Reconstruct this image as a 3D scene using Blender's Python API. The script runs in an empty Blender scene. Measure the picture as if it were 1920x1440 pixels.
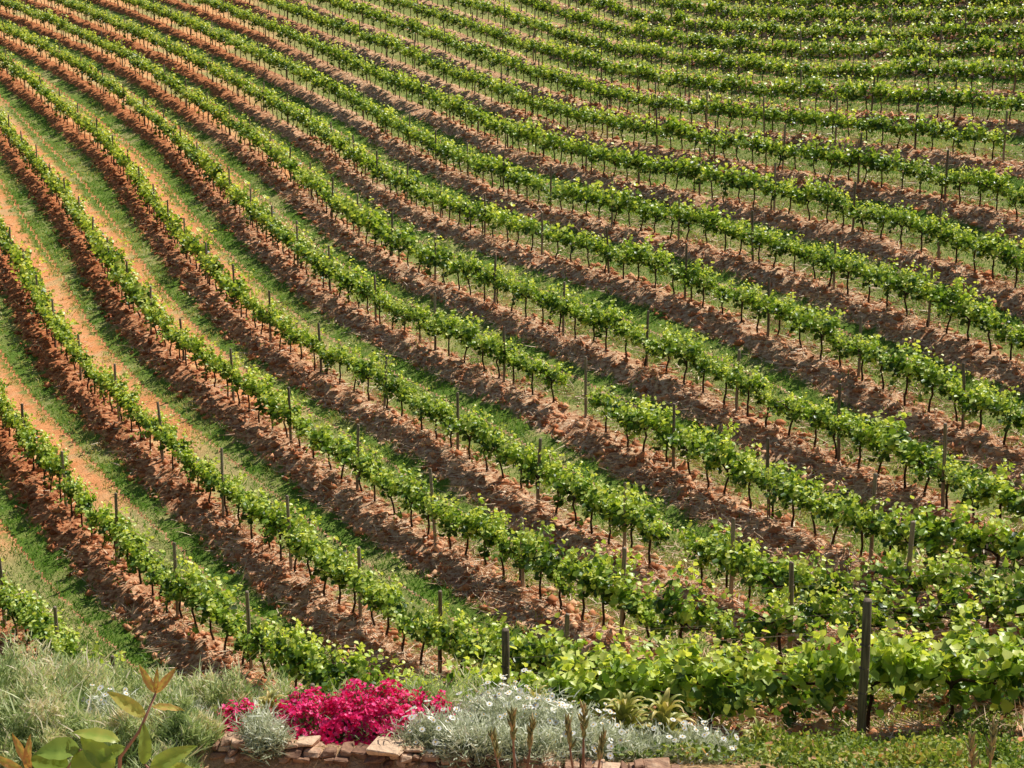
import bpy, math, numpy as np
from mathutils import Vector, kdtree
rng=np.random.default_rng(7)
scene=bpy.context.scene
COL=bpy.context.collection
# ---------------------------------------------------------------- camera
F=3000.0; P=math.radians(12); Z0=12.0
cam=bpy.data.cameras.new('camera'); cam.lens=56.25; cam.sensor_width=36; cam.clip_end=8000
co=bpy.data.objects.new('camera',cam); COL.objects.link(co); scene.camera=co
co.location=(0,0,Z0); co.rotation_euler=(math.pi/2-P,0,0)
def project(x,y,z):
    z=z-Z0
    d=y*math.cos(P)-z*math.sin(P); up=y*math.sin(P)+z*math.cos(P)
    return 960+F*x/d, 720-F*up/d, d
# ---------------------------------------------------------------- terrain
cy=[-200,0,11.9,12.1,13.5,16,18.7,22,26,31,39,48,65,86,102,123,150,200,300,600,1500,3000]
cz=[-5.75,-5.72,-5.72,-5.52,-6.0,-7.75,-9.1,-10.4,-11.4,-11.9,-11.9,-10.4,-7.8,-4.9,-2,3.2,9,17,28,45,80,120]
gy=np.arange(-200,3000,0.1); g=np.interp(gy,cy,cz)
k=np.exp(-0.5*(np.arange(-100,101)*0.1/2.5)**2); k/=k.sum()
gs=np.convolve(np.pad(g,100,mode='edge'),k,mode='valid')
w=np.clip((gy-19)/6,0,1); g=g*(1-w)+gs*w
WALLX=[-6,-3.4,-2.2,-1.2,-0.3,0.6,1.6,3,6]; WALLY=[12.5,12.2,12.05,11.95,11.85,11.68,11.5,11.2,10.9]
def H(X,Y):
    X=np.asarray(X,float);Y=np.asarray(Y,float)
    ww=np.clip((Y-14)/10,0,1); ww=ww*ww*(3-2*ww)
    sh=(12.1-np.interp(X,WALLX,WALLY))*np.clip((15-Y)/2.0,0,1)*np.clip((Y-5)/3,0,1)
    return Z0+np.interp(Y+sh,gy,g)+ww*(0.2*60*np.tanh(X/60)+0.002*1600*np.tanh(X/40)**2)
def h2(ix,iy,s):
    n=(ix.astype(np.int64)*374761393+iy.astype(np.int64)*668265263+s*1442695041)&0xffffffff
    n=((n^(n>>13))*1274126177)&0xffffffff
    return ((n^(n>>16))&0xffff)/65535.0
def vn(x,y,s=0):
    ix=np.floor(x);iy=np.floor(y);fx=x-ix;fy=y-iy
    fx=fx*fx*(3-2*fx);fy=fy*fy*(3-2*fy)
    a=h2(ix,iy,s);b=h2(ix+1,iy,s);c=h2(ix,iy+1,s);d=h2(ix+1,iy+1,s)
    return (a*(1-fx)+b*fx)*(1-fy)+(c*(1-fx)+d*fx)*fy
def westness(X,Y): return np.clip((-(X)-0.10*Y+1)/12.0+(vn(X/9,Y/9,5)-.5)*.5,0,1)*np.clip((Y-22)/15,0,1)
def bare(X,Y): # worn orange wheel track between the western rows
    return westness(X,Y)*np.clip((Y-38)/13,0,1)*(1-.65*np.clip((Y-85)/25,0,1))*np.clip(.6+1.5*vn(X/3.1+7,Y/3.1,44),0,1.3)
# ---------------------------------------------------------------- vine rows (plan view, metres)
YS=[24,27,30,33,36,40,45,50,56,62,70,80,90,100,112,125,140,155]
def row(start,vals,pre=[],post=[]):
    i=YS.index(start)
    return np.array(list(pre)+[(v,YS[i+j]) for j,v in enumerate(vals)]+list(post))
ROWS=[
 row(30,[-8.6,-10.0,-11.8,-14.2],pre=[(-6.9,27.2),(-8.0,29)],post=[(-17.0,45),(-20,50.5)]),
 row(27,[-3.4,-4.8,-6.4,-8.1,-10.3,-13.2,-16.0,-19.4],pre=[(9.0,17.3),(6.5,18.1),(4.1,19.3),(1.9,20.7),(0,22.4),(-1.6,24.2)],post=[(-22.5,62),(-26.2,70),(-30.6,80)]),
 row(27,[-0.7,-1.9,-3.2,-4.6,-6.6,-9.5,-12.3,-15.5,-18.3,-21.6,-26.0],pre=[(11,18.6),(8.5,19.5),(6,20.4),(3.8,21.5),(1.9,22.9),(0.5,24.7)],post=[(-30.2,90),(-35,100)]),
 row(27,[2.6,1.6,.4,-.9,-3,-5.7,-8.5,-11.8,-14.6,-17.9,-21.8,-26.1,-30.8,-36.7],pre=[(11.5,20.6),(9.3,21.3),(7,22.3),(5.1,23.5),(3.7,25.1)],post=[(-44,125)]),
 row(27,[5.1,4.2,3.1,2.0,.3,-2.2,-5,-8.3,-11,-14.2,-17.9,-21.6,-26.0,-32.5,-40],pre=[(12,23),(9.6,23.6),(7.8,24.4),(6.3,25.6)],post=[(-49,139)]),
 row(27,[8.0,7.2,6.4,5.5,4.0,1.7,-1,-4.3,-7.2,-10.3,-14,-17.7,-21.8,-28,-35.9,-45.5],pre=[(13,24.6),(11,25.2),(9.3,26)],post=[(-55,154)]),
 row(30,[9.8,9.3,8.6,7.3,5.2,2.7,-.4,-3.5,-6.8,-10.2,-13.8,-18.1,-24.2,-31.7,-41.0],pre=[(12,26.4),(10.8,28)],post=[(-50.5,154)]),
 row(36,[11.6,10.6,8.9,6.9,4.2,.9,-3,-6.8,-10.2,-14.3,-20.5,-28.0,-36.9,-46.4],pre=[(13.4,28.5),(12.4,32)]),
 row(40,[13.9,12.3,10.5,8.0,4.9,.9,-2.9,-6.5,-10.2,-16.2,-23.6,-31.9,-41],pre=[(15.6,33),(14.9,36.5)]),
 row(45,[15.5,14.0,11.9,9.2,5.2,.9,-2.6,-6.5,-12.3,-19.1,-27,-36],pre=[(18,35),(16.8,40)]),
 row(50,[17.5,15.9,13.1,9.3,4.7,.9,-2.9,-8.5,-15.4,-22.8,-31.5],pre=[(20.3,39),(19,44)]),
 row(56,[20.0,17.4,13.3,8.4,4.1,.2,-5.2,-11.9,-19,-27.4],pre=[(23,45),(21.8,50)]),
 row(62,[21.6,17.4,12.0,7.2,3.2,-2.2,-8.5,-15.5,-23.6],pre=[(25.5,52),(24,56)]),
 row(70,[21.6,15.5,10.4,5.8,.6,-5.2,-12,-20],pre=[(27.5,58),(25.6,63)]),
 row(80,[19.5,13.5,8.6,3.2,-2,-8.4,-16],pre=[(28.3,64),(25.5,70)]),
 row(80,[23.6,16.9,11.4,5.8,.9,-5,-12.2],pre=[(30.5,69),(27.8,73.5)]),
 row(90,[20.4,14.2,8.4,3.6,-1.8,-8.6],pre=[(31,75),(28.3,79)]),
 row(90,[24,17.3,11,6.2,1.2,-5],pre=[(32.5,78.5),(28.3,84)]),
 row(100,[20.6,13.8,8.9,4.2,-1.6],pre=[(34,83),(27.6,90.5)]),
 row(100,[24.2,17,11.8,7.1,1.8],pre=[(36,87),(31,93)]),
]
def catmull(p,step=0.2):
    p=np.vstack([2*p[0]-p[1],p,2*p[-1]-p[-2]]); out=[]
    for i in range(1,len(p)-2):
        p0,p1,p2,p3=p[i-1],p[i],p[i+1],p[i+2]
        n=max(4,int(np.linalg.norm(p2-p1)/0.1)); t=np.linspace(0,1,n,endpoint=False)[:,None]
        out.append(0.5*((2*p1)+(-p0+p2)*t+(2*p0-5*p1+4*p2-p3)*t**2+(-p0+3*p1-3*p2+p3)*t**3))
    q=np.vstack(out+[p[-2:-1]])
    ks=12; kk=np.ones(2*ks+1)/(2*ks+1)
    q=np.stack([np.convolve(np.pad(q[:,j],ks,mode='reflect',reflect_type='odd'),kk,mode='valid') for j in (0,1)],1)
    s=np.r_[0,np.cumsum(np.linalg.norm(np.diff(q,axis=0),axis=1))]
    ss=np.arange(0,s[-1],step)
    return np.stack([np.interp(ss,s,q[:,0]),np.interp(ss,s,q[:,1])],1)
RP=[catmull(r) for r in ROWS]
RT=[]
allp=[];allt=[]
for q in RP:
    t=np.gradient(q,axis=0); t/=np.linalg.norm(t,axis=1)[:,None]
    RT.append(t); allp.append(q); allt.append(t)
AP=np.vstack(allp);AT=np.vstack(allt)
kd=kdtree.KDTree(len(AP))
for i,p in enumerate(AP): kd.insert((p[0],p[1],0),i)
kd.balance()
def signed(x,y):
    out=np.empty(len(x))
    f=kd.find
    for i in range(len(x)):
        c,j,d=f((x[i],y[i],0))
        t=AT[j]
        out[i]=(x[i]-AP[j,0])*t[1]-(y[i]-AP[j,1])*t[0]
        if d>3.0: out[i]=math.copysign(d,out[i])
    return out
def soilmask(s):
    return np.clip((s+1.2)/0.2,0,1)*np.clip((0.4-s)/0.25,0,1)
def detail(X,Y,s):
    m=soilmask(s)
    z=0.17*np.exp(-((s+0.3)/0.6)**2)
    z+=m*(0.17*(vn(X/0.42,Y/0.42,1)-.5)+0.12*(vn(X/0.2,Y/0.2,2)-.5)+0.13*(vn(X/0.9,Y/0.9,4)-.5))
    z+=(1-m)*0.07*(vn(X/0.8,Y/0.8,3)-.5)
    return z
# ---------------------------------------------------------------- helpers
def new_mesh(name,V,faces,tint=None,mats=(),matidx=None,smooth=False):
    V=np.asarray(V,np.float32); me=bpy.data.meshes.new(name)
    if not isinstance(faces,(list,tuple)): faces=[faces]
    faces=[np.asarray(f,np.int32) for f in faces if len(f)]
    me.vertices.add(len(V)); me.vertices.foreach_set('co',V.ravel())
    nl=sum(f.size for f in faces); nf=sum(len(f) for f in faces)
    me.loops.add(nl); me.loops.foreach_set('vertex_index',np.concatenate([f.ravel() for f in faces]))
    me.polygons.add(nf); tot=np.concatenate([np.full(len(f),f.shape[1],np.int32) for f in faces])
    st=np.r_[0,np.cumsum(tot)[:-1]].astype(np.int32)
    me.polygons.foreach_set('loop_start',st)
    for m in mats: me.materials.append(m)
    if matidx is not None: me.polygons.foreach_set('material_index',np.asarray(matidx,np.int32))
    if smooth: me.polygons.foreach_set('use_smooth',np.ones(nf,bool))
    me.update(calc_edges=True)
    if tint is not None:
        a=me.attributes.new('tint','FLOAT','POINT'); a.data.foreach_set('value',np.asarray(tint,np.float32))
    return me
def add(name,me,label=None,cat=None,kind=None,group=None,loc=(0,0,0),rot=0,parent=None,scale=None):
    o=bpy.data.objects.new(name,me); COL.objects.link(o); o.location=loc; o.rotation_euler=(0,0,rot)
    if scale: o.scale=scale
    if label:o['label']=label
    if cat:o['category']=cat
    if kind:o['kind']=kind
    if group:o['group']=group
    if parent is not None:o.parent=parent
    return o
def nrmz(a): return a/np.maximum(1e-6,np.linalg.norm(a,axis=-1,keepdims=True))
def leaves(pos,ax,nr,size,tint,wid=1.0,fold=0.15):
    N=len(pos); ax=nrmz(ax); sd=nrmz(np.cross(ax,nr)); nr=np.cross(sd,ax)
    prof=[(0,0,0),(.5,.12,fold),(.44,.72,fold*.7),(0,1,-.12),(-.44,.72,fold*.7),(-.5,.12,fold)]
    V=np.empty((N,6,3)); s=np.asarray(size)[:,None]
    for i,(a,b,c) in enumerate(prof): V[:,i]=pos+s*(a*wid*sd+b*ax+c*nr)
    b=(np.arange(N)*6)[:,None]
    Fq=np.concatenate([b+np.array([[0,1,2,3]]),b+np.array([[0,3,4,5]])],1).reshape(-1,4)
    return V.reshape(-1,3),Fq,np.repeat(tint,6)
def blades(pos,dr,length,width,tint,bend=0.3):
    N=len(pos); dr=nrmz(dr); sd=nrmz(np.cross(dr,rng.normal(size=(N,3)))); 
    L=np.asarray(length)[:,None];Wd=np.asarray(width)[:,None]
    bv=nrmz(rng.normal(size=(N,3))*[1,1,.2])*L*bend
    mid=pos+dr*L*.55+bv*.3; tip=pos+dr*L+bv
    V=np.stack([pos-sd*Wd*.5,pos+sd*Wd*.5,mid+sd*Wd*.45,mid-sd*Wd*.45,tip],1)
    b=(np.arange(N)*5)[:,None]
    return V.reshape(-1,3),(b+np.array([[0,1,2,3]])),(b+np.array([[3,2,4]])),np.repeat(tint,5)
def tube(path,rad,n=6):
    path=np.asarray(path,float); V=[];Fq=[]
    for i,p in enumerate(path):
        t=path[min(i+1,len(path)-1)]-path[max(i-1,0)]; t/=np.linalg.norm(t)
        a=np.cross(t,[0.3,0.9,0.1]); 
        a/=np.linalg.norm(a); b=np.cross(t,a)
        for j in range(n):
            th=2*math.pi*j/n; V.append(p+rad[i]*(math.cos(th)*a+math.sin(th)*b))
    for i in range(len(path)-1):
        for j in range(n): Fq.append((i*n+j,i*n+(j+1)%n,(i+1)*n+(j+1)%n,(i+1)*n+j))
    m=len(path)-1
    V.append(path[-1]); c=len(V)-1
    Ft=[(m*n+j,m*n+(j+1)%n,c) for j in range(n)]
    return np.array(V),np.array(Fq),np.array(Ft)
class Acc:
    def __init__(s): s.V=[];s.Q=[];s.T=[];s.t=[];s.n=0;s.mq=[];s.mt=[]
    def put(s,V,Q=None,T=None,t=None,m=0):
        V=np.asarray(V); 
        if Q is not None and len(Q): s.Q.append(np.asarray(Q)+s.n); s.mq.append(np.full(len(Q),m))
        if T is not None and len(T): s.T.append(np.asarray(T)+s.n); s.mt.append(np.full(len(T),m))
        s.V.append(V); s.t.append(np.zeros(len(V)) if t is None else (np.full(len(V),t) if np.isscalar(t) else t)); s.n+=len(V)
    def mesh(s,name,mats,smooth=False):
        fs=[];mi=[]
        if s.Q: fs.append(np.vstack(s.Q)); mi.append(np.concatenate(s.mq))
        if s.T: fs.append(np.vstack(s.T)); mi.append(np.concatenate(s.mt))
        return new_mesh(name,np.vstack(s.V),fs,np.concatenate(s.t),mats,np.concatenate(mi),smooth)
# ---------------------------------------------------------------- materials
def mat(name):
    m=bpy.data.materials.new(name); m.use_nodes=True; nt=m.node_tree; nt.nodes.clear()
    return m,nt,nt.nodes,nt.links
def ramp(nodes,stops):
    r=nodes.new('ShaderNodeValToRGB'); e=r.color_ramp.elements
    e[0].position=stops[0][0]; e[0].color=(*stops[0][1],1); e[1].position=stops[-1][0]; e[1].color=(*stops[-1][1],1)
    for p,c in stops[1:-1]:
        x=e.new(p); x.color=(*c,1)
    return r
def foliage(name,stops,trans=0.35,tcol=(1.3,1.4,.6),rough=.5,spec=.3,attr=True):
    m,nt,N,L=mat(name)
    a=N.new('ShaderNodeAttribute'); a.attribute_name='tint'
    r=ramp(N,stops); L.new(a.outputs['Fac'],r.inputs[0])
    p=N.new('ShaderNodeBsdfPrincipled'); p.inputs['Roughness'].default_value=rough; p.inputs['Specular IOR Level'].default_value=spec
    L.new(r.outputs[0],p.inputs['Base Color'])
    o=N.new('ShaderNodeOutputMaterial')
    if trans>0:
        mx=N.new('ShaderNodeMix'); mx.data_type='RGBA'; mx.blend_type='MULTIPLY'; mx.inputs[0].default_value=1
        L.new(r.outputs[0],mx.inputs[6]); mx.inputs[7].default_value=(*tcol,1)
        t=N.new('ShaderNodeBsdfTranslucent'); L.new(mx.outputs[2],t.inputs[0])
        ms=N.new('ShaderNodeMixShader'); ms.inputs[0].default_value=trans
        L.new(p.outputs[0],ms.inputs[1]);L.new(t.outputs[0],ms.inputs[2]);L.new(ms.outputs[0],o.inputs[0])
    else: L.new(p.outputs[0],o.inputs[0])
    return m
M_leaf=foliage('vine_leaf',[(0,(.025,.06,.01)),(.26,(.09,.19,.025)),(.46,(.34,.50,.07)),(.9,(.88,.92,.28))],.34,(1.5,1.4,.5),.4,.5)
M_grass=foliage('grass_blade',[(0,(.05,.12,.015)),(.45,(.17,.34,.04)),(.68,(.44,.46,.14)),(1,(.88,.66,.38))],.3,(1.2,1.3,.6))
M_straw=foliage('straw',[(0,(.50,.27,.15)),(1,(1.0,.78,.54))],0)
M_clod=foliage('clod',[(0,(.18,.05,.02)),(.6,(.62,.24,.11)),(1,(.95,.54,.31))],0,rough=.95,spec=.05)
M_silver=foliage('silver_leaf',[(0,(.20,.24,.11)),(.5,(.60,.62,.42)),(1,(.97,.96,.80))],.2,(1,1.05,.85),.6)
M_sage=foliage('sage_leaf',[(0,(.12,.18,.06)),(.5,(.38,.46,.19)),(.85,(.74,.77,.44)),(1,(.88,.74,.55))],.3,(1.1,1.2,.8),.6)
M_dark=foliage('dark_leaf',[(0,(.04,.07,.02)),(1,(.16,.20,.07))],.15)
M_mixed=foliage('cover_leaf',[(0,(.06,.11,.015)),(.5,(.26,.35,.06)),(.8,(.56,.54,.16)),(1,(.68,.34,.18))],.3)
M_pink=foliage('magenta_petal',[(0,(.72,.006,.12)),(.5,(.95,.02,.20)),(1,(1,.14,.40))],.25,(1.1,.8,1),.45)
M_white=foliage('white_petal',[(0,(.75,.73,.65)),(1,(.9,.9,.85))],.15,(1,1,.9))
M_yel=foliage('daisy_centre',[(0,(.7,.42,.04)),(1,(.8,.5,.06))],0)
M_aloe=foliage('aloe_leaf',[(0,(.22,.28,.06)),(.5,(.48,.48,.14)),(1,(.80,.58,.22))],.2,(1.2,1.1,.5),.4)
M_big=foliage('broad_leaf',[(0,(.14,.24,.04)),(.5,(.38,.52,.11)),(.8,(.66,.63,.17)),(1,(.68,.36,.15))],.4,(1.3,1.3,.6),.35,.4)
M_stem=foliage('red_stem',[(0,(.24,.12,.07)),(1,(.50,.24,.16))],0)
M_succ=foliage('succulent_leaf',[(0,(.22,.22,.08)),(.5,(.42,.38,.15)),(.8,(.60,.40,.18)),(1,(.7,.22,.12))],.15,(1.2,1,.7),.4)
M_bark=foliage('vine_bark',[(0,(.03,.018,.012)),(1,(.09,.055,.035))],0,rough=.9,spec=.1)
def wood():
    m,nt,N,L=mat('post_wood')
    tc=N.new('ShaderNodeTexCoord'); mp=N.new('ShaderNodeMapping'); mp.inputs['Scale'].default_value=(30,30,2.5); L.new(tc.outputs['Object'],mp.inputs[0])
    n=N.new('ShaderNodeTexNoise'); n.inputs['Scale'].default_value=1.3; n.inputs['Detail'].default_value=6; L.new(mp.outputs[0],n.inputs[0])
    oi=N.new('ShaderNodeObjectInfo'); ad=N.new('ShaderNodeMath'); ad.operation='MULTIPLY_ADD'; ad.inputs[1].default_value=.35; 
    L.new(oi.outputs['Random'],ad.inputs[0]); L.new(n.outputs[0],ad.inputs[2])
    r=ramp(N,[(.3,(.05,.034,.022)),(.6,(.18,.13,.09)),(1,(.42,.32,.23))]); L.new(ad.outputs[0],r.inputs[0])
    p=N.new('ShaderNodeBsdfPrincipled'); p.inputs['Roughness'].default_value=.85; L.new(r.outputs[0],p.inputs['Base Color'])
    b=N.new('ShaderNodeBump'); b.inputs['Strength'].default_value=.6; b.inputs['Distance'].default_value=.01; L.new(n.outputs[0],b.inputs['Height']); L.new(b.outputs[0],p.inputs['Normal'])
    o=N.new('ShaderNodeOutputMaterial'); L.new(p.outputs[0],o.inputs[0]); return m
M_wood=wood()
def stone():
    m,nt,N,L=mat('field_stone')
    a=N.new('ShaderNodeAttribute'); a.attribute_name='tint'
    tc=N.new('ShaderNodeTexCoord'); n=N.new('ShaderNodeTexNoise'); n.inputs['Scale'].default_value=14; n.inputs['Detail'].default_value=8; L.new(tc.outputs['Object'],n.inputs[0])
    r=ramp(N,[(0,(.15,.07,.04)),(.5,(.40,.22,.13)),(1,(.76,.52,.34))]); 
    ad=N.new('ShaderNodeMath'); ad.operation='MULTIPLY_ADD'; ad.inputs[1].default_value=1.1; L.new(n.outputs[0],ad.inputs[0]); 
    sb=N.new('ShaderNodeMath'); sb.operation='SUBTRACT'; L.new(a.outputs['Fac'],sb.inputs[0]); sb.inputs[1].default_value=.5; L.new(sb.outputs[0],ad.inputs[2])
    L.new(ad.outputs[0],r.inputs[0])
    p=N.new('ShaderNodeBsdfPrincipled'); p.inputs['Roughness'].default_value=.9; L.new(r.outputs[0],p.inputs['Base Color'])
    b=N.new('ShaderNodeBump'); b.inputs['Strength'].default_value=1; b.inputs['Distance'].default_value=.04; L.new(n.outputs[0],b.inputs['Height']); L.new(b.outputs[0],p.inputs['Normal'])
    o=N.new('ShaderNodeOutputMaterial'); L.new(p.outputs[0],o.inputs[0]); return m
M_stone=stone()
def ground():
    m,nt,N,L=mat('vineyard_ground')
    def math_(op,a,b=None,c=None,clamp=False):
        x=N.new('ShaderNodeMath'); x.operation=op; x.use_clamp=clamp
        for i,v in enumerate((a,b,c)):
            if v is None: continue
            if isinstance(v,(int,float)): x.inputs[i].default_value=v
            else: L.new(v,x.inputs[i])
        return x.outputs[0]
    def mix(f,a,b):
        x=N.new('ShaderNodeMix'); x.data_type='RGBA'
        if isinstance(f,(int,float)): x.inputs[0].default_value=f
        else: L.new(f,x.inputs[0])
        for i,v in ((6,a),(7,b)):
            if isinstance(v,tuple): x.inputs[i].default_value=(*v,1)
            else: L.new(v,x.inputs[i])
        return x.outputs[2]
    def noise(scale,det=5,rough=.6):
        n=N.new('ShaderNodeTexNoise'); n.inputs['Scale'].default_value=scale; n.inputs['Detail'].default_value=det; n.inputs['Roughness'].default_value=rough
        L.new(tc.outputs['Object'],n.inputs[0]); return n.outputs[0]
    tc=N.new('ShaderNodeTexCoord')
    a=N.new('ShaderNodeAttribute'); a.attribute_name='rowdist'
    w=N.new('ShaderNodeAttribute'); w.attribute_name='west'; west=w.outputs['Fac']
    br=N.new('ShaderNodeAttribute'); br.attribute_name='bare'; bar=br.outputs['Fac']
    nA=noise(1.2,6,.65); nB=noise(6,6,.7); nC=noise(.18,3); nD=noise(28,4,.7)
    s=math_('ADD',a.outputs['Fac'],math_('MULTIPLY_ADD',nA,1.1,-.55))
    s=math_('ADD',s,math_('MULTIPLY_ADD',nB,.7,-.35))
    def step(x,lo,hi):
        r=N.new('ShaderNodeMapRange'); r.interpolation_type='SMOOTHSTEP'; r.inputs[1].default_value=lo;r.inputs[2].default_value=hi
        L.new(x,r.inputs[0]); return r.outputs[0]
    s2=math_('ADD',s,math_('MULTIPLY_ADD',west,-.1,.1))
    soil=math_('MULTIPLY',step(s2,-1.0,-.78),step(s,.4,.15))
    track=math_('MULTIPLY',step(s,.1,.3),step(s,1.75,1.35))
    rA=ramp(N,[(.3,(.14,.035,.012)),(.47,(.48,.15,.055)),(.64,(.92,.42,.19))]); L.new(nB,rA.inputs[0])
    rE=ramp(N,[(.3,(.17,.065,.03)),(.46,(.60,.30,.155)),(.60,(1.0,.68,.43))]); L.new(nB,rE.inputs[0])
    soilc=mix(west,rE.outputs[0],rA.outputs[0])
    rG=ramp(N,[(.3,(.05,.11,.015)),(.5,(.17,.28,.04)),(.63,(.42,.40,.13)),(.74,(.66,.46,.24))]); L.new(math_('MULTIPLY_ADD',nD,.5,math_('MULTIPLY',nA,.5)),rG.inputs[0])
    rO=ramp(N,[(.3,(.70,.25,.08)),(.5,(.97,.42,.17)),(.66,(1.0,.62,.34))]); L.new(math_('MULTIPLY_ADD',nA,.5,math_('MULTIPLY',nD,.5)),rO.inputs[0])
    rS=ramp(N,[(.3,(.36,.33,.10)),(.6,(.82,.62,.32))]); L.new(nD,rS.inputs[0])
    trackc=mix(step(bar,.2,.6),rS.outputs[0],rO.outputs[0])
    amt=math_('MAXIMUM',step(bar,.1,.45),math_('MULTIPLY_ADD',west,.3,.25))
    c=mix(math_('MULTIPLY',track,amt),rG.outputs[0],trackc)
    dry=math_('MULTIPLY',step(nC,.5,.62),.55); c=mix(math_('MULTIPLY',dry,step(nA,.4,.6)),c,rS.outputs[0])
    c=mix(soil,c,soilc)
    sep=N.new('ShaderNodeSeparateXYZ'); L.new(tc.outputs['Object'],sep.inputs[0])
    near=step(sep.outputs['Y'],13.2,12.0)
    rP=ramp(N,[(.3,(.50,.28,.13)),(.7,(.85,.56,.32))]); L.new(nD,rP.inputs[0])
    c=mix(near,c,rP.outputs[0])
    p=N.new('ShaderNodeBsdfPrincipled'); p.inputs['Roughness'].default_value=.95; p.inputs['Specular IOR Level'].default_value=.1
    L.new(c,p.inputs['Base Color'])
    b=N.new('ShaderNodeBump'); b.inputs['Strength'].default_value=1; b.inputs['Distance'].default_value=.08
    L.new(math_('ADD',nB,math_('MULTIPLY',nD,.5)),b.inputs['Height']); L.new(b.outputs[0],p.inputs['Normal'])
    o=N.new('ShaderNodeOutputMaterial'); L.new(p.outputs[0],o.inputs[0]); return m
M_ground=ground()
# ---------------------------------------------------------------- ground sheet
yy=np.concatenate([np.linspace(-150,10,14)[:-1],np.arange(10,30,.11),np.arange(30,70,.19),np.arange(70,165,.34),165*np.exp(np.linspace(0,math.log(3000/165),60))])
tt=np.linspace(-1,1,430)
ex=np.linspace(0,1,24)[1:]
Vx=[];Vy=[]
for y in yy:
    W=max(.37*abs(y)+4,8)
    core=tt*W
    far=W+ (ex**2.2)*(2500)
    Vx.append(np.r_[-far[::-1],core,far]); Vy.append(np.full(430+46,y))
GX=np.array(Vx);GY=np.array(Vy); nr,nc=GX.shape
X=GX.ravel();Y=GY.ravel()
s=np.full(len(X),9.0)
m=(Y>15)&(Y<170)&(X>-75)&(X<50)
s[m]=signed(X[m],Y[m])
Zg=H(X,Y)
fade=np.clip((Y-15)/2,0,1)
Zg+=detail(X,Y,s)*fade
i=np.arange(nr-1)[:,None]*nc+np.arange(nc-1)[None,:]
Q=np.stack([i,i+1,i+nc+1,i+nc],-1).reshape(-1,4)
me=new_mesh('ground',np.stack([X,Y,Zg],1),Q,mats=[M_ground],smooth=True)
at=me.attributes.new('rowdist','FLOAT','POINT'); at.data.foreach_set('value',np.clip(s,-4,4).astype(np.float32))
at=me.attributes.new('west','FLOAT','POINT'); at.data.foreach_set('value',westness(X,Y).astype(np.float32))
at=me.attributes.new('bare','FLOAT','POINT'); at.data.foreach_set('value',bare(X,Y).astype(np.float32))
add('ground',me,kind='structure',label='terraced vineyard hillside with red soil and grass strips',cat='ground')
def gz(x,y): return H(x,y)
# ---------------------------------------------------------------- vines
def crown(r,lush=False,nl=300,size=.115,half=.66):
    ns=18 if not lush else 26
    P_=[];A_=[];N_=[];S_=[];T_=[]
    per=nl//ns
    for k in range(ns):
        u=-half+2*half*(k+r.random())/ns; side=r.choice([-1,1])
        base=np.array([u,side*.04,.74+r.normal()*.04])
        L_=r.uniform(.26,.78) if r.random()<.85 else r.uniform(.8,1.0)
        d=np.array([r.normal()*.35,side*abs(r.normal())*(.34 if not lush else .45),1.0])
        if r.random()<(.25 if not lush else .5): d=np.array([r.normal()*.4,side*r.uniform(.4,.9),r.uniform(-.7,.5)] if not lush else [r.normal()*.4,side*r.uniform(.3,.8),r.uniform(-1.2,.3)]); L_*= .65 if not lush else 1.0
        d/=np.linalg.norm(d)
        t=r.random(per)*1.0
        sag=-.18*t[:,None]**2*np.array([0,0,1])
        p=base+d*(t*L_)[:,None]+sag*L_+r.normal(size=(per,3))*[.06,.05,.055]
        out=np.stack([r.normal(size=per)*.6,side*(0.6+r.normal(size=per)*.8),r.normal(size=per)*.5-.25],1)
        n=np.stack([r.normal(size=per)*.55+.2,side*.3+r.normal(size=per)*.55,.75+r.normal(size=per)*.35],1)
        P_.append(p);A_.append(out);N_.append(n)
        S_.append(size*r.uniform(.6,1.25,per)*(1-.45*t**2))
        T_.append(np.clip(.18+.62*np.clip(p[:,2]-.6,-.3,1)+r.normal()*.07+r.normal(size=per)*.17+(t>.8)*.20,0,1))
    return leaves(np.vstack(P_),np.vstack(A_),np.vstack(N_),np.concatenate(S_),np.concatenate(T_))
def trunk(r,ns=6):
    a=Acc()
    k1=r.normal(size=(5,2))*.035
    pts=[(0,0,-.3),(k1[0,0],k1[0,1],.1),(k1[1,0],k1[1,1],.3),(k1[2,0],k1[2,1],.5),(0,0,.7)]
    V,Q,T=tube(pts,[.036,.032,.026,.028,.03],ns); a.put(V,Q,T,r.random(len(V)))
    for sg in (-1,1):
        pts=[(0,0,.66),(sg*.12,r.normal()*.02,.74),(sg*.35,r.normal()*.02,.76+r.normal()*.02),(sg*.55,0,.77)]
        V,Q,T=tube(pts,[.026,.022,.017,.012],ns); a.put(V,Q,T,r.random(len(V)))
    return a
r_=np.random.default_rng(3)
CN=[];TN=[]
for k in range(10):
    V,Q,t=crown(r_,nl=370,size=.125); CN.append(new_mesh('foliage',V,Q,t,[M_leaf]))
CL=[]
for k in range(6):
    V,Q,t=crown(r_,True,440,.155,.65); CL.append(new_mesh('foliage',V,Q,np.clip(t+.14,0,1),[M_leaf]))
for k in range(6): TN.append(trunk(r_).mesh('trunk',[M_bark],True))
FARV=[]
for k in range(10):
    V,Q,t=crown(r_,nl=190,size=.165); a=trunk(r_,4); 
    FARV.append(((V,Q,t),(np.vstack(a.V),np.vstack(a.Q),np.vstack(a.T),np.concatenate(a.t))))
ENDP=[(4.30,18.4,1.0),( -.10,22.1,1.0),(-3.22,24.2,.70),(-3.2,27.0,.75),(-5.35,25.2,.62)]
GAPS=[(5,44.2,.8),(9,97,.8)]
cands=[];posts=[]
POSTPH=[1.2,0.6,2.1,3.0,1.1,4.0,2.4,.4,3.3,1.9,4.4,.9,2.6,3.7,1.4,.2,2.9,4.1,1.0,3.1]
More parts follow.
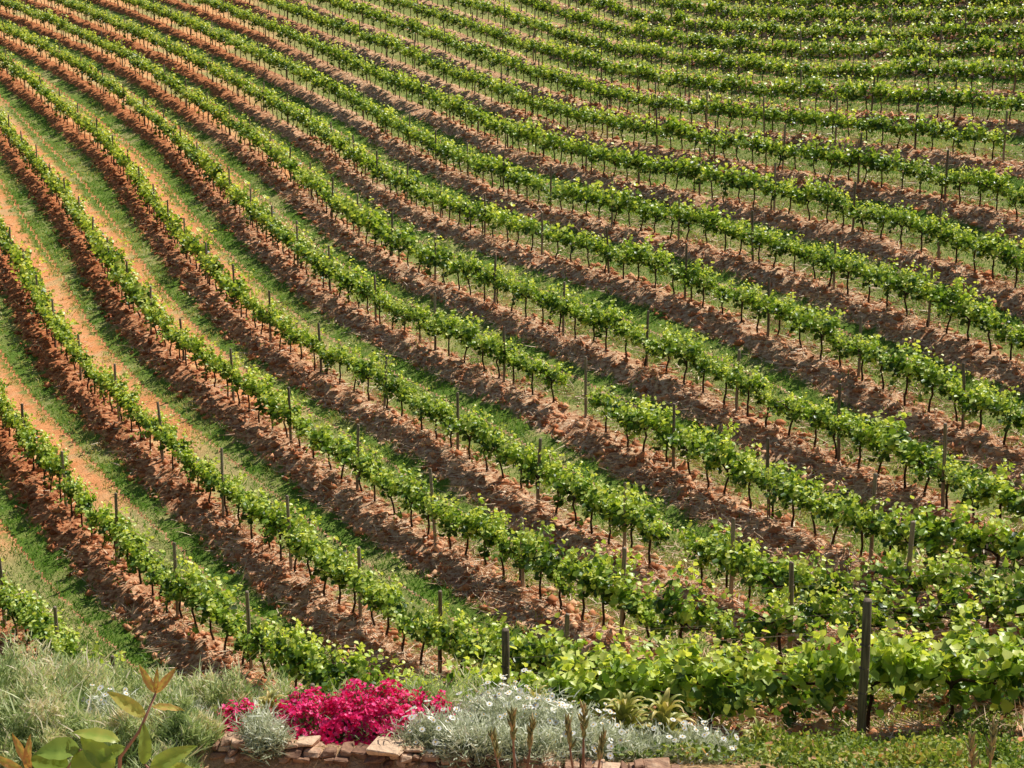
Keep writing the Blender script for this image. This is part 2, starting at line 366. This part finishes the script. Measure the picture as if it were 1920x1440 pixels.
for ri,(q,t) in enumerate(zip(RP,RT)):
    L_=len(q)*.2
    d=.5
    while d<L_-.5:
        j=int(d/.2); x,y=q[j]; 
        if rng.random()>.008 and not any(g_[0]==ri and abs(y-g_[1])<g_[2] for g_ in GAPS):
            cands.append((ri,x,y,math.atan2(t[j,1],t[j,0])))
        d+=1.1+rng.normal()*.07
    d=POSTPH[ri]
    while d<L_:
        j=int(d/.2); posts.append((ri,q[j,0],q[j,1])); d+=5.0+rng.normal()*.12
vis=[]
for c in cands:
    z=float(gz(c[1],c[2]))
    u,v,dd=project(c[1],c[2],z+1.0)
    inside=(-60<u<1980) and (-40<v<1500) and dd>5
    margin=(-500<u<2500) and (-250<v<1700)
    vis.append((inside,margin,dd,z))
order=sorted([i for i,v in enumerate(vis) if v[0]],key=lambda i:vis[i][2])[:298]
near=set(order)
GV='trellised grape vines in rows'
for n,i in enumerate(order):
    ri,x,y,th=cands[i]; z=vis[i][3]+.13
    sc=float(np.clip(rng.normal(1,.11),.75,1.22)); flip=math.pi if rng.random()<.5 else 0
    lush=(ri in (1,2)) and vis[i][2]<25.5
    if ri in (2,3,4) and vis[i][2]<26: sc*=.85
    lab='leafy bright green grape vine with broad leaves on a trellis' if lush else 'green grape vine with dark gnarled trunk on red soil'
    e=add('grape_vine',None,lab,'grape vine',None,GV,(x,y,z),th+flip+rng.normal()*.05); e.empty_display_size=.3
    add('trunk',TN[rng.integers(6)],parent=e)
    add('foliage',(CL if lush else CN)[rng.integers(6 if lush else 10)],parent=e,scale=(1.0,sc*rng.uniform(.8,1.15),sc))
a=Acc()
for i,c in enumerate(cands):
    if i in near or not vis[i][1]: continue
    ri,x,y,th=c; z=vis[i][3]+.13
    (V,Q,t),(V2,Q2,T2,t2)=FARV[rng.integers(10)]
    th+=math.pi*(rng.random()<.5); cs,sn=math.cos(th),math.sin(th); sc=float(np.clip(rng.normal(1.06,.11),.75,1.3))
    Rm=np.array([[cs,sn,0],[-sn,cs,0],[0,0,1]])
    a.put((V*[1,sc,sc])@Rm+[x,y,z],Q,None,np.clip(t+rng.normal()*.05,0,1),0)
    a.put(V2@Rm+[x,y,z],Q2,T2,t2,1)
add('distant_grape_vines',a.mesh('distant_grape_vines',[M_leaf,M_bark]),'many rows of trellised green grape vines on the slope','grape vines','stuff')
# ---------------------------------------------------------------- posts
def post_acc(h,rad,seed,n=10):
    r=np.random.default_rng(seed); zs=[-.35,0,.3,.8,1.2,h-.02,h]; pts=[(r.normal()*.006,r.normal()*.006,z) for z in zs]
    rr=[rad*1.03,rad*1.02,rad,rad*.98,rad*.96,rad*.95,rad*.84]
    V,Q,T=tube(pts,rr,n); V[:-1]+=r.normal(size=(len(V)-1,3))*rad*.04
    a=Acc(); a.put(V,Q,T)
    for zz in (.78,1.1,1.4):
        V,Q,T=tube([(0,0,zz),(0,0,zz+.012)],[rad*1.12,rad*1.12],n); a.put(V,Q,T)
    return a
PM=[post_acc(1.78,.042,k).mesh('post',[M_wood]) for k in range(5)]; PE=[post_acc(1.98,.058,k).mesh('post',[M_wood]) for k in (11,12)]
pl=[]
for ri,x,y in posts:
    z=float(gz(x,y)); u,v,dd=project(x,y,z+.9)
    if not(-80<u<2000 and -60<v<1500): continue
    if any(math.hypot(x-e[0],y-e[1])<1.6 for e in ENDP): continue
    if 2.5<x<5.2 and y<22: continue
    pl.append((dd,x,y,z))
pl.sort(); a=Acc()
for n,(dd,x,y,z) in enumerate(pl):
    if n<290:
        hs=rng.uniform(.93,1.1)
        o=add('vineyard_post',PM[rng.integers(5)],'slim weathered grey wooden trellis post among vines','post',None,'trellis posts along the vine rows',(x,y,z+.1),scale=(1,1,hs))
        o.rotation_euler=(rng.normal()*.025,rng.normal()*.025,rng.uniform(0,6))
    else:
        b=post_acc(1.78,.042,n,5); a.put(np.vstack(b.V)+[x,y,z+.1],np.vstack(b.Q),np.vstack(b.T))
if a.V: add('distant_posts',a.mesh('distant_posts',[M_wood]),'many slim wooden trellis posts on the upper slope','posts','stuff')
for x,y,s_ in ENDP:
    o=add('vineyard_post',PE[0],'thick weathered wooden end post of the trellis','post',None,'trellis posts along the vine rows',(x,y,float(gz(x,y))+.02),1.0,scale=(s_,s_,s_))
for ri in (1,2,3):
    q=RP[ri]; q=q[(q[:,1]<40)][::5]
    a=Acc()
    for hh in (.9,1.25,1.5):
        path=[(x,y,float(gz(x,y))+hh) for x,y in q]; V,Q,T=tube(path,[.0025]*len(path),3); a.put(V,Q,T)
    add('trellis_wire',a.mesh('trellis_wire',[M_wood]),'thin grey trellis wires strung between vineyard posts','wire')
# ---------------------------------------------------------------- grass, clods, straw
def scatter(n,ymin,ymax):
    y=ymin+(ymax-ymin)*rng.random(n)**1.3
    x=rng.uniform(-1,1,n)*(.36*y+2); return x,y
x,y=scatter(460000,17,112)
s=signed(x,y)+(vn(x/.8,y/.8,15)-.5)*.9
pat=vn(x/1.3,y/1.3,9)*.6+vn(x/.5,y/.5,19)*.4
wst=westness(x,y); brr=bare(x,y); lo=-.85-.1*(1-wst)
gr=((s<lo)|(s>.3))&(pat+rng.random(len(x))*.5>.42)
gr&=~((s>.1)&(s<1.5)&(rng.random(len(x))<np.clip(.02+1.7*brr,0,.95)))
weeds=(~gr)&(s>-1.0)&(s<.4)&(rng.random(len(x))<.07)&(pat>.58)
gr|=weeds
x=x[gr];y=y[gr];s=s[gr];pat=pat[gr];wst=wst[gr];brr=brr[gr]
N_=len(x); z=gz(x,y)+detail(x,y,s)
sz=np.clip(.5+y/60,.7,2)
dryp=vn(x/4.5,y/4.5,12)*.6+vn(x/1.6,y/1.6,13)*.4
t=np.clip(.34+(pat-.5)*.3+rng.normal(size=N_)*.16+.10*((s>.2)&(s<1.2))+.10*wst+.2*brr+(dryp-.5)*.85,0,1)
V,Q,T,tn=blades(np.stack([x,y,z-.02],1),np.stack([rng.normal(size=N_)*.4,rng.normal(size=N_)*.4,np.ones(N_)],1),rng.uniform(.05,.2,N_)*(.6+.6*pat),.022*sz,t,.5)
a=Acc();a.put(V,Q,T,tn); add('grass',a.mesh('grass',[M_grass]),'green and dry grass strips between vine rows','grass','stuff')
x,y=scatter(140000,17,95); s=signed(x,y); mk=(s>-1.1)&(s<.5)&(rng.random(len(x))<.5); x=x[mk];y=y[mk];s=s[mk]
N_=len(x); z=gz(x,y)+detail(x,y,s); sz=np.minimum(rng.gamma(2.0,.018,N_)*(.8+y/80)+.01,.14)
octv=np.array([[1,0,0],[0,1,0],[-1,0,0],[0,-1,0],[0,0,1],[0,0,-1]],float); octf=np.array([[0,1,4],[1,2,4],[2,3,4],[3,0,4],[1,0,5],[2,1,5],[3,2,5],[0,3,5]])
V=octv[None]*(1+rng.normal(size=(N_,6,1))*.3)+rng.normal(size=(N_,6,3))*.2; V=V*sz[:,None,None]*np.array([1,1,.75]); V+=np.stack([x,y,z+sz*.2],1)[:,None]
T=(np.arange(N_)[:,None,None]*6+octf[None]).reshape(-1,3)
add('soil_clods',new_mesh('soil_clods',V.reshape(-1,3),T,np.repeat(np.clip(rng.random(N_)*.7+.3*(1-westness(x,y)),0,1),6),[M_clod]),'loose red brown soil clods under the vines','soil','stuff')
x,y=scatter(230000,17,88); s=signed(x,y); east=np.clip(1-westness(x,y),0.08,1)
mk=(s>-1.1)&(s<1.2)&(rng.random(len(x))<.9*east)&(vn(x/1.1,y/1.1,21)>.33); x=x[mk];y=y[mk];s=s[mk]; N_=len(x)
z=gz(x,y)+detail(x,y,s)+.03
V,Q,T,tn=blades(np.stack([x,y,z],1),np.stack([rng.normal(size=N_),rng.normal(size=N_),rng.normal(size=N_)*.18+.1],1),rng.uniform(.12,.4,N_),np.full(N_,.014)*(.7+y/45),rng.random(N_),.5)
a=Acc();a.put(V,Q,T,tn); add('straw_litter',a.mesh('straw_litter',[M_straw]),'dry straw and prunings littering the soil','straw','stuff')
# ---------------------------------------------------------------- garden
def world(u,v,Z):
    xc=(u-960)/F;yc=(720-v)/F
    return Z*xc,Z*(math.cos(P)+yc*math.sin(P)),Z0+Z*(-math.sin(P)+yc*math.cos(P))
def dome(r,n,rx,ry,h,inner=.75):
    th=r.uniform(0,2*math.pi,n); c=r.random(n); ph=np.arccos(c)*.98
    d=np.stack([np.cos(th)*np.sin(ph),np.sin(th)*np.sin(ph),np.cos(ph)],1)
    q=int(r.integers(99)); lump=1+.30*(vn(th*1.5+10,ph*3,q)-.5)*2+.13*(vn(th*4+10,ph*7,q+1)-.5)*2
    rad=r.uniform(inner,1,n)*lump
    return d*rad[:,None]*[rx,ry,h],nrmz(d/np.array([rx,ry,h]))
def stars(pos,nr,size,tint,n=10,inner=.55,cup=.15):
    N=len(pos); nr=nrmz(nr); a=nrmz(np.cross(nr,rng.normal(size=(N,3)))); b=np.cross(nr,a)
    V=np.empty((N,n+1,3)); V[:,0]=pos
    for j in range(n):
        rr=size*(1 if j%2==0 else inner); th=2*math.pi*j/n
        V[:,j+1]=pos+rr[:,None]*(math.cos(th)*a+math.sin(th)*b+cup*nr)
    f=np.array([[0,j+1,(j+1)%n+1] for j in range(n)])
    T=(np.arange(N)[:,None,None]*(n+1)+f[None]).reshape(-1,3)
    return V.reshape(-1,3),T,np.repeat(tint,n+1)
def pink_bush(x,y,rx,ry,h,nf,seed,label):
    r=np.random.default_rng(seed); z=float(gz(x,y))
    e=add('ice_plant',None,label,'flower',None,'magenta ice plants',(x,y,z-.03))
    n=int(5200*rx*ry/.2)+400
    p,nn=dome(r,n,rx,ry,h*.92,.3)
    V,Q,T,t=blades(p,nn+r.normal(size=(n,3))*.5,r.uniform(.03,.07,n),np.full(n,.009),r.random(n))
    a=Acc();a.put(V,Q,T,t); add('foliage',a.mesh('foliage',[M_dark]),parent=e)
    p,nn=dome(r,nf,rx*1.02,ry*1.02,h,.90)
    kp=(vn(p[:,0]/.08+50,p[:,1]/.08+50,seed)+p[:,2]/h*.6>.46); p=p[kp];nn=nn[kp]
    V,T,t=stars(p,nn+r.normal(size=p.shape)*.4,r.uniform(.013,.023,len(p)),r.random(len(p)),12,.65,.25)
    a=Acc();a.put(V,None,T,t)
    add('flowers',a.mesh('flowers',[M_pink]),parent=e)
pb='mound of vivid magenta ice plant flowers above the stone wall'
pink_bush(-1.22,12.4,.46,.36,.38,5000,1,pb)
pink_bush(-1.78,12.36,.30,.26,.30,2000,5,pb)
pink_bush(-2.33,12.8,.30,.25,.26,1500,2,'small magenta ice plant clump beside silvery shrubs')
pink_bush(-1.22,12.9,.45,.3,.46,2800,6,pb)
pink_bush(-1.75,12.85,.4,.28,.36,2000,8,pb)
pink_bush(-.70,13.0,.22,.2,.36,900,3,'small magenta ice plant clump beside silvery shrubs')
pink_bush(-.40,12.8,.22,.15,.22,450,4,'small magenta ice plant clump beside silvery shrubs')
def silver_bush(x,y,rx,ry,h,nfl,seed,label='silvery grey daisy bush with small white flowers'):
    r=np.random.default_rng(seed); z=float(gz(x,y))
    e=add('daisy_bush',None,label,'daisy bush',None,'silvery daisy bushes in the garden bed',(x,y,z-.03))
    n=int(7500*rx*max(ry,.25)/.15)
    p,nn=dome(r,n,rx,ry,h,.35); p+=r.normal(size=p.shape)*.035
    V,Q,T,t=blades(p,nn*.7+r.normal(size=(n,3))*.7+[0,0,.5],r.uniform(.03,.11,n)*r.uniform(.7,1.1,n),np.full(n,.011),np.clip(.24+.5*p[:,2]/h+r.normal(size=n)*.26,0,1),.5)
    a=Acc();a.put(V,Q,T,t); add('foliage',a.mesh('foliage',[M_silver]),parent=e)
    if nfl:
        p,nn=dome(r,nfl,rx,ry,h*1.05,1.0); p[:,2]+=r.uniform(.03,.12,nfl)
        n2=nn+r.normal(size=p.shape)*.4+[0,-.3,.6]
        V,T,t=stars(p,n2,r.uniform(.018,.034,nfl),r.random(nfl),16,.75,.1)
        a=Acc();a.put(V,None,T,t,0)
        V,T,t=stars(p+nrmz(n2)*.006,n2,np.full(nfl,.0085),r.random(nfl),6,1,.0); a.put(V,None,T,t,1)
        add('flowers',a.mesh('flowers',[M_white,M_yel]),parent=e)
silver_bush(-.62,12.1,.36,.28,.28,60,21)
silver_bush(-.10,12.45,.44,.35,.40,130,22)
silver_bush(.36,12.4,.42,.35,.38,120,23)
silver_bush(-.28,11.9,.34,.2,.24,0,24)
silver_bush(.15,11.88,.38,.22,.24,0,25)
silver_bush(.60,12.0,.34,.28,.28,70,26)
silver_bush(.0,12.95,.5,.3,.44,110,31)
silver_bush(1.38,12.2,.45,.3,.22,70,27,'low silvery daisy bush beside yellowish aloes')
silver_bush(.95,12.05,.34,.25,.20,0,32,'low silvery daisy bush beside yellowish aloes')
silver_bush(-2.05,12.2,.2,.16,.26,0,28,'silvery shrub growing against the low stone wall')
silver_bush(-1.95,12.0,.18,.12,.19,0,33,'silvery shrub growing against the low stone wall')
silver_bush(-3.4,12.7,.30,.25,.26,50,29,'pale silvery shrub among grey green lavender')
silver_bush(-2.75,12.7,.28,.22,.22,0,30,'pale silvery shrub among grey green lavender')
def aloe(x,y,sc,seed):
    r=np.random.default_rng(seed); a=Acc(); z=float(gz(x,y))
    n=38
    for k in range(n):
        th=k*2.4+r.normal()*.2; lvl=k/n; L_=(.34-.06*lvl)*sc*r.uniform(.85,1.1); el=math.radians(48+40*lvl)+r.normal()*.1
        w=.042*sc*(1-.3*lvl); d=np.array([math.cos(th),math.sin(th)]); base=np.array([d[0]*.02,d[1]*.02,(.08+.26*lvl)*sc])
        sd=np.array([-d[1],d[0],0]); m_=9; cur=base.copy(); ang=el; VV=[]
        for j in range(m_+1):
            f=j/m_; ww=w*(1-f**1.8)+.002; up=np.array([-d[0]*math.sin(ang),-d[1]*math.sin(ang),math.cos(ang)])
            VV+= [cur-sd*ww+up*ww*.4,cur-up*ww*.25,cur+sd*ww+up*ww*.4]
            cur=cur+np.array([d[0]*math.cos(ang),d[1]*math.cos(ang),math.sin(ang)])*L_/m_; ang-= (.1+3.6*f)*(1.1)/m_*1.4
        Q=[]
        for j in range(m_):
            for c in (0,1): Q.append((j*3+c,j*3+c+1,j*3+c+4,j*3+c+3))
        a.put(np.array(VV),np.array(Q),None,np.clip(r.uniform(.0,.6)+np.repeat(np.linspace(-.1,.4,m_+1),3),0,1))
    V,Q,T=tube([(0,0,-.15),(0,0,.15*sc),(0,0,.3*sc)],[.05*sc,.05*sc,.03*sc],8); a.put(V,Q,T,.1)
    add('aloe',a.mesh('aloe',[M_aloe],True),'yellow green aloe rosette with arching leaves','aloe',None,'aloes in the garden bed',(x,y,z))
aloe(.95,12.7,1.0,1);aloe(1.27,12.45,1.05,2);aloe(2.15,13.0,.75,3);aloe(-2.06,12.7,.7,4);aloe(.2,13.3,.9,5)
def sage(x,y,rr,h,seed,label='grey green feathery shrub on the garden bank',tb=.36):
    r=np.random.default_rng(seed); z=float(gz(x,y)); n=int(7500*rr*1.6)
    rad=rr*1.15*np.sqrt(r.random(n)); th=r.uniform(0,6.28,n); px=rad*np.cos(th);py=rad*np.sin(th)
    top=h*(1-.55*(rad/rr/1.15)**2)*(.35+1.2*vn(px/.13+seed,py/.13,seed))
    p=np.stack([px,py,r.random(n)**.5*top],1)
    d=np.stack([r.normal(size=n)*.6+.3*np.cos(th)*rad,r.normal(size=n)*.6+.3*np.sin(th)*rad,np.ones(n)],1)
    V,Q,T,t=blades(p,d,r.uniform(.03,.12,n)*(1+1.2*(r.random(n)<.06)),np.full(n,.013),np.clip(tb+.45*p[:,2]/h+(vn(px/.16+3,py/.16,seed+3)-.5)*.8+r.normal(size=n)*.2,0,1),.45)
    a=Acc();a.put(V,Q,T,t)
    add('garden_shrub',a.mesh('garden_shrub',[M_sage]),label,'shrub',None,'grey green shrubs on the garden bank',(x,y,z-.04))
k=40
for (x,y,rr,h) in [(-4.6,15.2,.7,.8),(-3.6,15.4,.7,.75),(-2.7,15.6,.6,.65),(-5.2,17.2,.9,.9),(-4.0,17.6,.85,.85),(-3.0,17.4,.7,.75),(-4.6,14.0,.6,.65),(-3.7,14.1,.55,.55),(-2.9,14.2,.5,.5),
                   (-5.9,19.5,.9,.9),(-4.7,20.0,.9,.85),(-3.5,19.8,.7,.75),(-2.3,14.2,.4,.5),(-2.0,16.5,.6,.7),(-.9,15.0,.45,.75),(-.45,15.4,.45,.8),(-1.3,16.6,.5,.7),(-1.6,14.6,.4,.6),(.2,15.0,.4,.55),(-.2,17.2,.6,.8),(-2.6,18.8,.6,.7),
                   (-3.1,13.3,.45,.4),(-3.9,13.3,.5,.45),(-2.55,13.2,.35,.4),(-4.4,13.2,.4,.45),(-3.2,12.1,.3,.3),(-2.7,12.2,.28,.28),(-3.8,12.1,.35,.35),(-3.3,11.5,.3,.25),(-2.75,11.75,.25,.22),(-4.0,12.7,.35,.35)]:
    sage(x,y,rr,h,k); k+=1
def low(x,y,rr,h,seed,label='low sprawling green and reddish shrub on the bank'):
    r=np.random.default_rng(seed); z=float(gz(x,y)); n=int(2600*rr*(1+h))
    p,nn=dome(r,n,rr,rr,h,.45)
    V,Q,t=leaves(p,nn+r.normal(size=(n,3))*.7,nn+r.normal(size=(n,3))*.5,r.uniform(.02,.055,n),np.clip(.38+.2*p[:,2]/h+r.normal(size=n)*.2+r.normal()*.1,0,1),.65)
    add('low_shrub',new_mesh('low_shrub',V,Q,t,[M_mixed]),label,'shrub',None,'low green shrubs on the bank below the vines',(x,y,z-.03))
for j in range(60):
    x=rng.uniform(1.2,6.2); y=rng.uniform(12.0,18.6)
    if x>.34*y: continue
    if x<2.2 and y<13.2: continue
    if math.hypot(x-4.3,y-18.4)<.7: continue
    low(x,y,rng.uniform(.25,.55),rng.uniform(.12,.30)*(1.4 if y>16 else 1),100+j)
for j,(x,y,rr,h) in enumerate([(-4.1,14.6,.4,.6),(-3.2,14.8,.35,.55),(-4.9,16.2,.5,.8),(-3.4,16.4,.4,.7),(-5.0,18.4,.5,.9),(-3.9,18.8,.45,.8),(-2.3,15.3,.3,.55),(-3.5,13.7,.25,.4),(-4.2,13.6,.25,.45),(-2.2,17.6,.4,.7),(-1.9,13.6,.25,.4),(-3.0,12.9,.2,.25)]):
    low(x,y,rr,h,300+j,'rounded leafy green shrub among grey green herbs')
x=rng.uniform(-6.5,7,130000); y=rng.uniform(11.2,23,130000); wy=np.interp(x,WALLX,WALLY)
mk=(y>wy+.15)&((x>.6)|(y>12.6)|(x<-2.6))&(np.abs(x)<.33*y+.3)&((y<20)|(rng.random(130000)<.5)); x=x[mk];y=y[mk];N_=len(x)
lump=vn(x/.35,y/.35,31); z=gz(x,y)+lump*.18*rng.random(N_)+.05
V,Q,t=leaves(np.stack([x,y,z],1),rng.normal(size=(N_,3))*[1,1,.6]+[0,0,.4],rng.normal(size=(N_,3))*.6+[0,0,1],rng.uniform(.025,.06,N_),np.clip(lump*.5+.35*vn(x/.9,y/.9,37)+rng.normal(size=N_)*.25,0,1),.7)
add('ground_cover',new_mesh('ground_cover',V,Q,t,[M_mixed]),'low mixed green and reddish ground cover plants','ground cover','stuff')
import bmesh
bm=bmesh.new(); tl=bm.verts.layers.float.new('tint')
wx=np.linspace(-2.5,1.5,600); wy_s=np.interp(wx,WALLX,WALLY); wy_s=np.convolve(np.pad(wy_s,30,mode='edge'),np.ones(61)/61,mode='valid')
sl=np.r_[0,np.cumsum(np.hypot(np.diff(wx),np.diff(wy_s)))]
r=np.random.default_rng(5)
def stone_box(d,w,h,dep,z,tint,off=0):
    cx=np.interp(d,sl,wx);cyy=np.interp(d,sl,wy_s); dx=np.interp(d+.05,sl,wx)-cx; dy=np.interp(d+.05,sl,wy_s)-cyy; a_=math.atan2(dy,dx)+r.normal()*.12
    vs=[]
    for sx in (-1,1):
        for sy in (-1,1):
            for sz_ in (-1,1):
                lx=sx*w/2+r.normal()*min(w,.12)*.12; ly=sy*dep/2+r.normal()*.025+off; lz=sz_*h/2+r.normal()*h*.15
                v=bm.verts.new((cx+lx*math.cos(a_)-ly*math.sin(a_),cyy+lx*math.sin(a_)+ly*math.cos(a_),z+lz)); v[tl]=tint; vs.append(v)
    for f in ((0,1,3,2),(4,6,7,5),(0,4,5,1),(2,3,7,6),(0,2,6,4),(1,5,7,3)): bm.faces.new([vs[i_] for i_ in f])
zb=Z0-5.75
for c,(zc,hc) in enumerate([(.03,.06),(.09,.055),(.145,.05),(.20,.055)]):
    d=r.uniform(0,.1)
    while d<sl[-1]-.2:
        w_=r.uniform(.06,.17); stone_box(d+w_/2,w_-.012,hc*r.uniform(.8,1.1),.18,zb+zc,r.uniform(.05,.95),r.normal()*.02-.02); d+=w_
d=0.05
while d<sl[-1]-.3:
    w_=r.uniform(.07,.2)
    if 1.28<d<1.40: w_=.27; stone_box(d+w_/2,w_,.05,.26,zb+.255,.95,-.02); d+=w_; continue
    if r.random()<.7: stone_box(d+w_/2,w_-.015,r.uniform(.03,.05),r.uniform(.13,.2),zb+.245,r.uniform(.2,1.0),-.01+r.normal()*.03)
    d+=w_
bmesh.ops.bevel(bm,geom=bm.edges[:],offset=.010,segments=1,affect='EDGES')
me=bpy.data.meshes.new('stone_wall'); bm.to_mesh(me); me.materials.append(M_stone)
add('stone_wall',me,'low dry stone retaining wall of reddish brown blocks','wall')
def succulent(x,y,tops,seed,label):
    r=np.random.default_rng(seed); z=float(gz(x,y)); e=add('succulent_plant',None,label,'succulent',None,None,(x,y,z))
    a=Acc(); b=Acc()
    for (dx,dy,h) in tops:
        pts=[(0,0,-.05),(dx*.3,dy*.3,h*.35),(dx*.75,dy*.75,h*.7),(dx,dy,h)]
        V,Q,T=tube(pts,[.016,.012,.009,.005],6); a.put(V,Q,T,r.random())
        for kk in range(20):
            f=.78+.24*kk/20; c=np.array([dx*f,dy*f,h*min(f,1.0)]); th=kk*2.4; el=r.uniform(.9,1.4)
            dr=np.array([math.cos(th)*math.cos(el),math.sin(th)*math.cos(el),math.sin(el)]); L_=r.uniform(.05,.09)
            V,Q,T=tube([c,c+dr*L_*.5,c+dr*L_+np.array([0,0,L_*.2])],[.006,.011,.003],5); b.put(V,Q,T,min(1,max(0,r.uniform(0,.8))))
    add('stem',a.mesh('stem',[M_stem],True),parent=e); add('leaves',b.mesh('leaves',[M_succ],True),parent=e)
sl1='upright succulent with reddish brown fleshy leaf tips'
succulent(0.05,10.9,[(-.05,0,.93),(.1,.05,.84),(-.2,.05,.74)],1,sl1)
succulent(0.52,10.8,[(-.12,0,.92),(.0,.05,1.0),(.14,-.05,.82)],2,sl1)
succulent(3.32,10.4,[(-.12,0,.98),(.05,.05,1.02)],3,'reddish green succulent tips beside low ground cover')
def bigleaf_mesh(specs,stems):
    a=Acc(); b=Acc()
    for (p,d,up,L_,wd,t) in specs:
        p=np.array(p,float); d=np.array(d,float); d/=np.linalg.norm(d); sd=np.cross(d,up); sd/=np.linalg.norm(sd); n=np.cross(sd,d)
        m_=9; VV=[];tt_=[]
        for j in range(m_+1):
            f=j/m_; w_=L_*wd*math.sin(math.pi*min(f**.8,1))**.85*.5+.001; c=p+d*L_*f-n*L_*.22*f*f
            for q_ in (-1,-.5,0,.5,1):
                VV.append(c+sd*w_*q_+n*abs(q_)*w_*.28+n*.006*math.sin(j*2.2+q_*3)); tt_.append(t-.12*(q_==0)+.05*math.sin(j*2))
        Q=[(j*5+c,j*5+c+1,j*5+c+6,j*5+c+5) for j in range(m_) for c in range(4)]
        a.put(np.array(VV),np.array(Q),None,np.clip(np.array(tt_),0,1))
    for pts,r0 in stems:
        V,Q,T=tube(pts,np.linspace(r0,r0*.4,len(pts)),8); b.put(V,Q,T,.9)
    return a,b
W_=lambda u,v,Z: np.array(world(u,v,Z))
bx,by=-2.25,8.6; bz=float(gz(bx,by)); o0=np.array([bx,by,bz])
def rel(u,v,Z=8.9): return W_(u,v,Z)-o0
top=rel(292,1300)
stems=[([(0,0,-.05),rel(215,1600),rel(225,1420),rel(262,1370),top],.016),([(0,0,-.05),rel(150,1600),rel(120,1450),rel(150,1405)],.012),([(0,0,-.05),rel(330,1600),rel(300,1460),rel(268,1430)],.012)]
S=[(rel(225,1390),(-1,0,.35),(0,-.5,1),.27,.33,.62),(rel(150,1405),(-1,-.2,.1),(0,-.7,1),.24,.6,.35),(rel(140,1410),(.6,-.4,-.5),(0,-1,.6),.24,.6,.4),
   (rel(130,1440),(-1,.2,.2),(0,-.8,.8),.26,.55,.3),(rel(275,1345),(-.9,0,.7),(0,-.7,.6),.26,.30,.8),(top,(-.55,0,1),(0,-1,.4),.18,.24,.97),(top,(.6,0,.8),(0,-1,.4),.18,.24,1.0),
   (top,(.05,.1,1),(0,-1,.1),.14,.2,.95),(rel(285,1325),(1,-.2,.1),(0,-.6,1),.18,.25,.9),(rel(270,1435),(.1,0,1),(.6,-1,.1),.24,.32,.45),(rel(280,1440),(1,0,.55),(0,-.9,.6),.28,.34,.55),
   (rel(300,1440),(1,-.2,.1),(0,-.6,1),.22,.33,.6),(rel(215,1440),(-.5,0,.5),(0,-1,.5),.26,.5,.5),(rel(235,1400),(-.8,-.2,-.3),(0,-.8,.8),.2,.4,.45),(rel(60,1440),(-.5,0,.9),(0,-1,.3),.22,.22,1.0),(rel(45,1445),(-1,0,.5),(0,-1,.5),.22,.2,.95),(rel(50,1445),(.1,0,1),(0,-1,.3),.2,.22,1.0)]
a,b=bigleaf_mesh(S,stems)
e=add('broad_leaved_shrub',None,'shrub with broad yellow green leaves and reddish shoot','shrub',None,None,tuple(o0))
add('leaves',a.mesh('leaves',[M_big],True),parent=e); add('stem',b.mesh('stem',[M_stem],True),parent=e)
# ---------------------------------------------------------------- light
az=math.radians(48); el=math.radians(53)
sd=bpy.data.lights.new('sun','SUN'); sd.energy=5.0; sd.angle=math.radians(.5); sd.color=(1,.965,.88)
so=bpy.data.objects.new('sun',sd); COL.objects.link(so)
dv=Vector((math.sin(az)*math.cos(el),math.cos(az)*math.cos(el),math.sin(el)))
so.rotation_euler=dv.to_track_quat('Z','Y').to_euler(); so.location=(30,30,60)
wd=bpy.data.worlds.new('World'); scene.world=wd; wd.use_nodes=True; nt=wd.node_tree; nt.nodes.clear()
sk=nt.nodes.new('ShaderNodeTexSky'); sk.sky_type='NISHITA'; sk.sun_disc=False; sk.sun_elevation=el; sk.sun_rotation=az
bg=nt.nodes.new('ShaderNodeBackground'); bg.inputs[1].default_value=.065; ou=nt.nodes.new('ShaderNodeOutputWorld')
nt.links.new(sk.outputs[0],bg.inputs[0]); nt.links.new(bg.outputs[0],ou.inputs[0])
scene.view_settings.view_transform='Standard'; scene.view_settings.look='None'; scene.view_settings.exposure=0
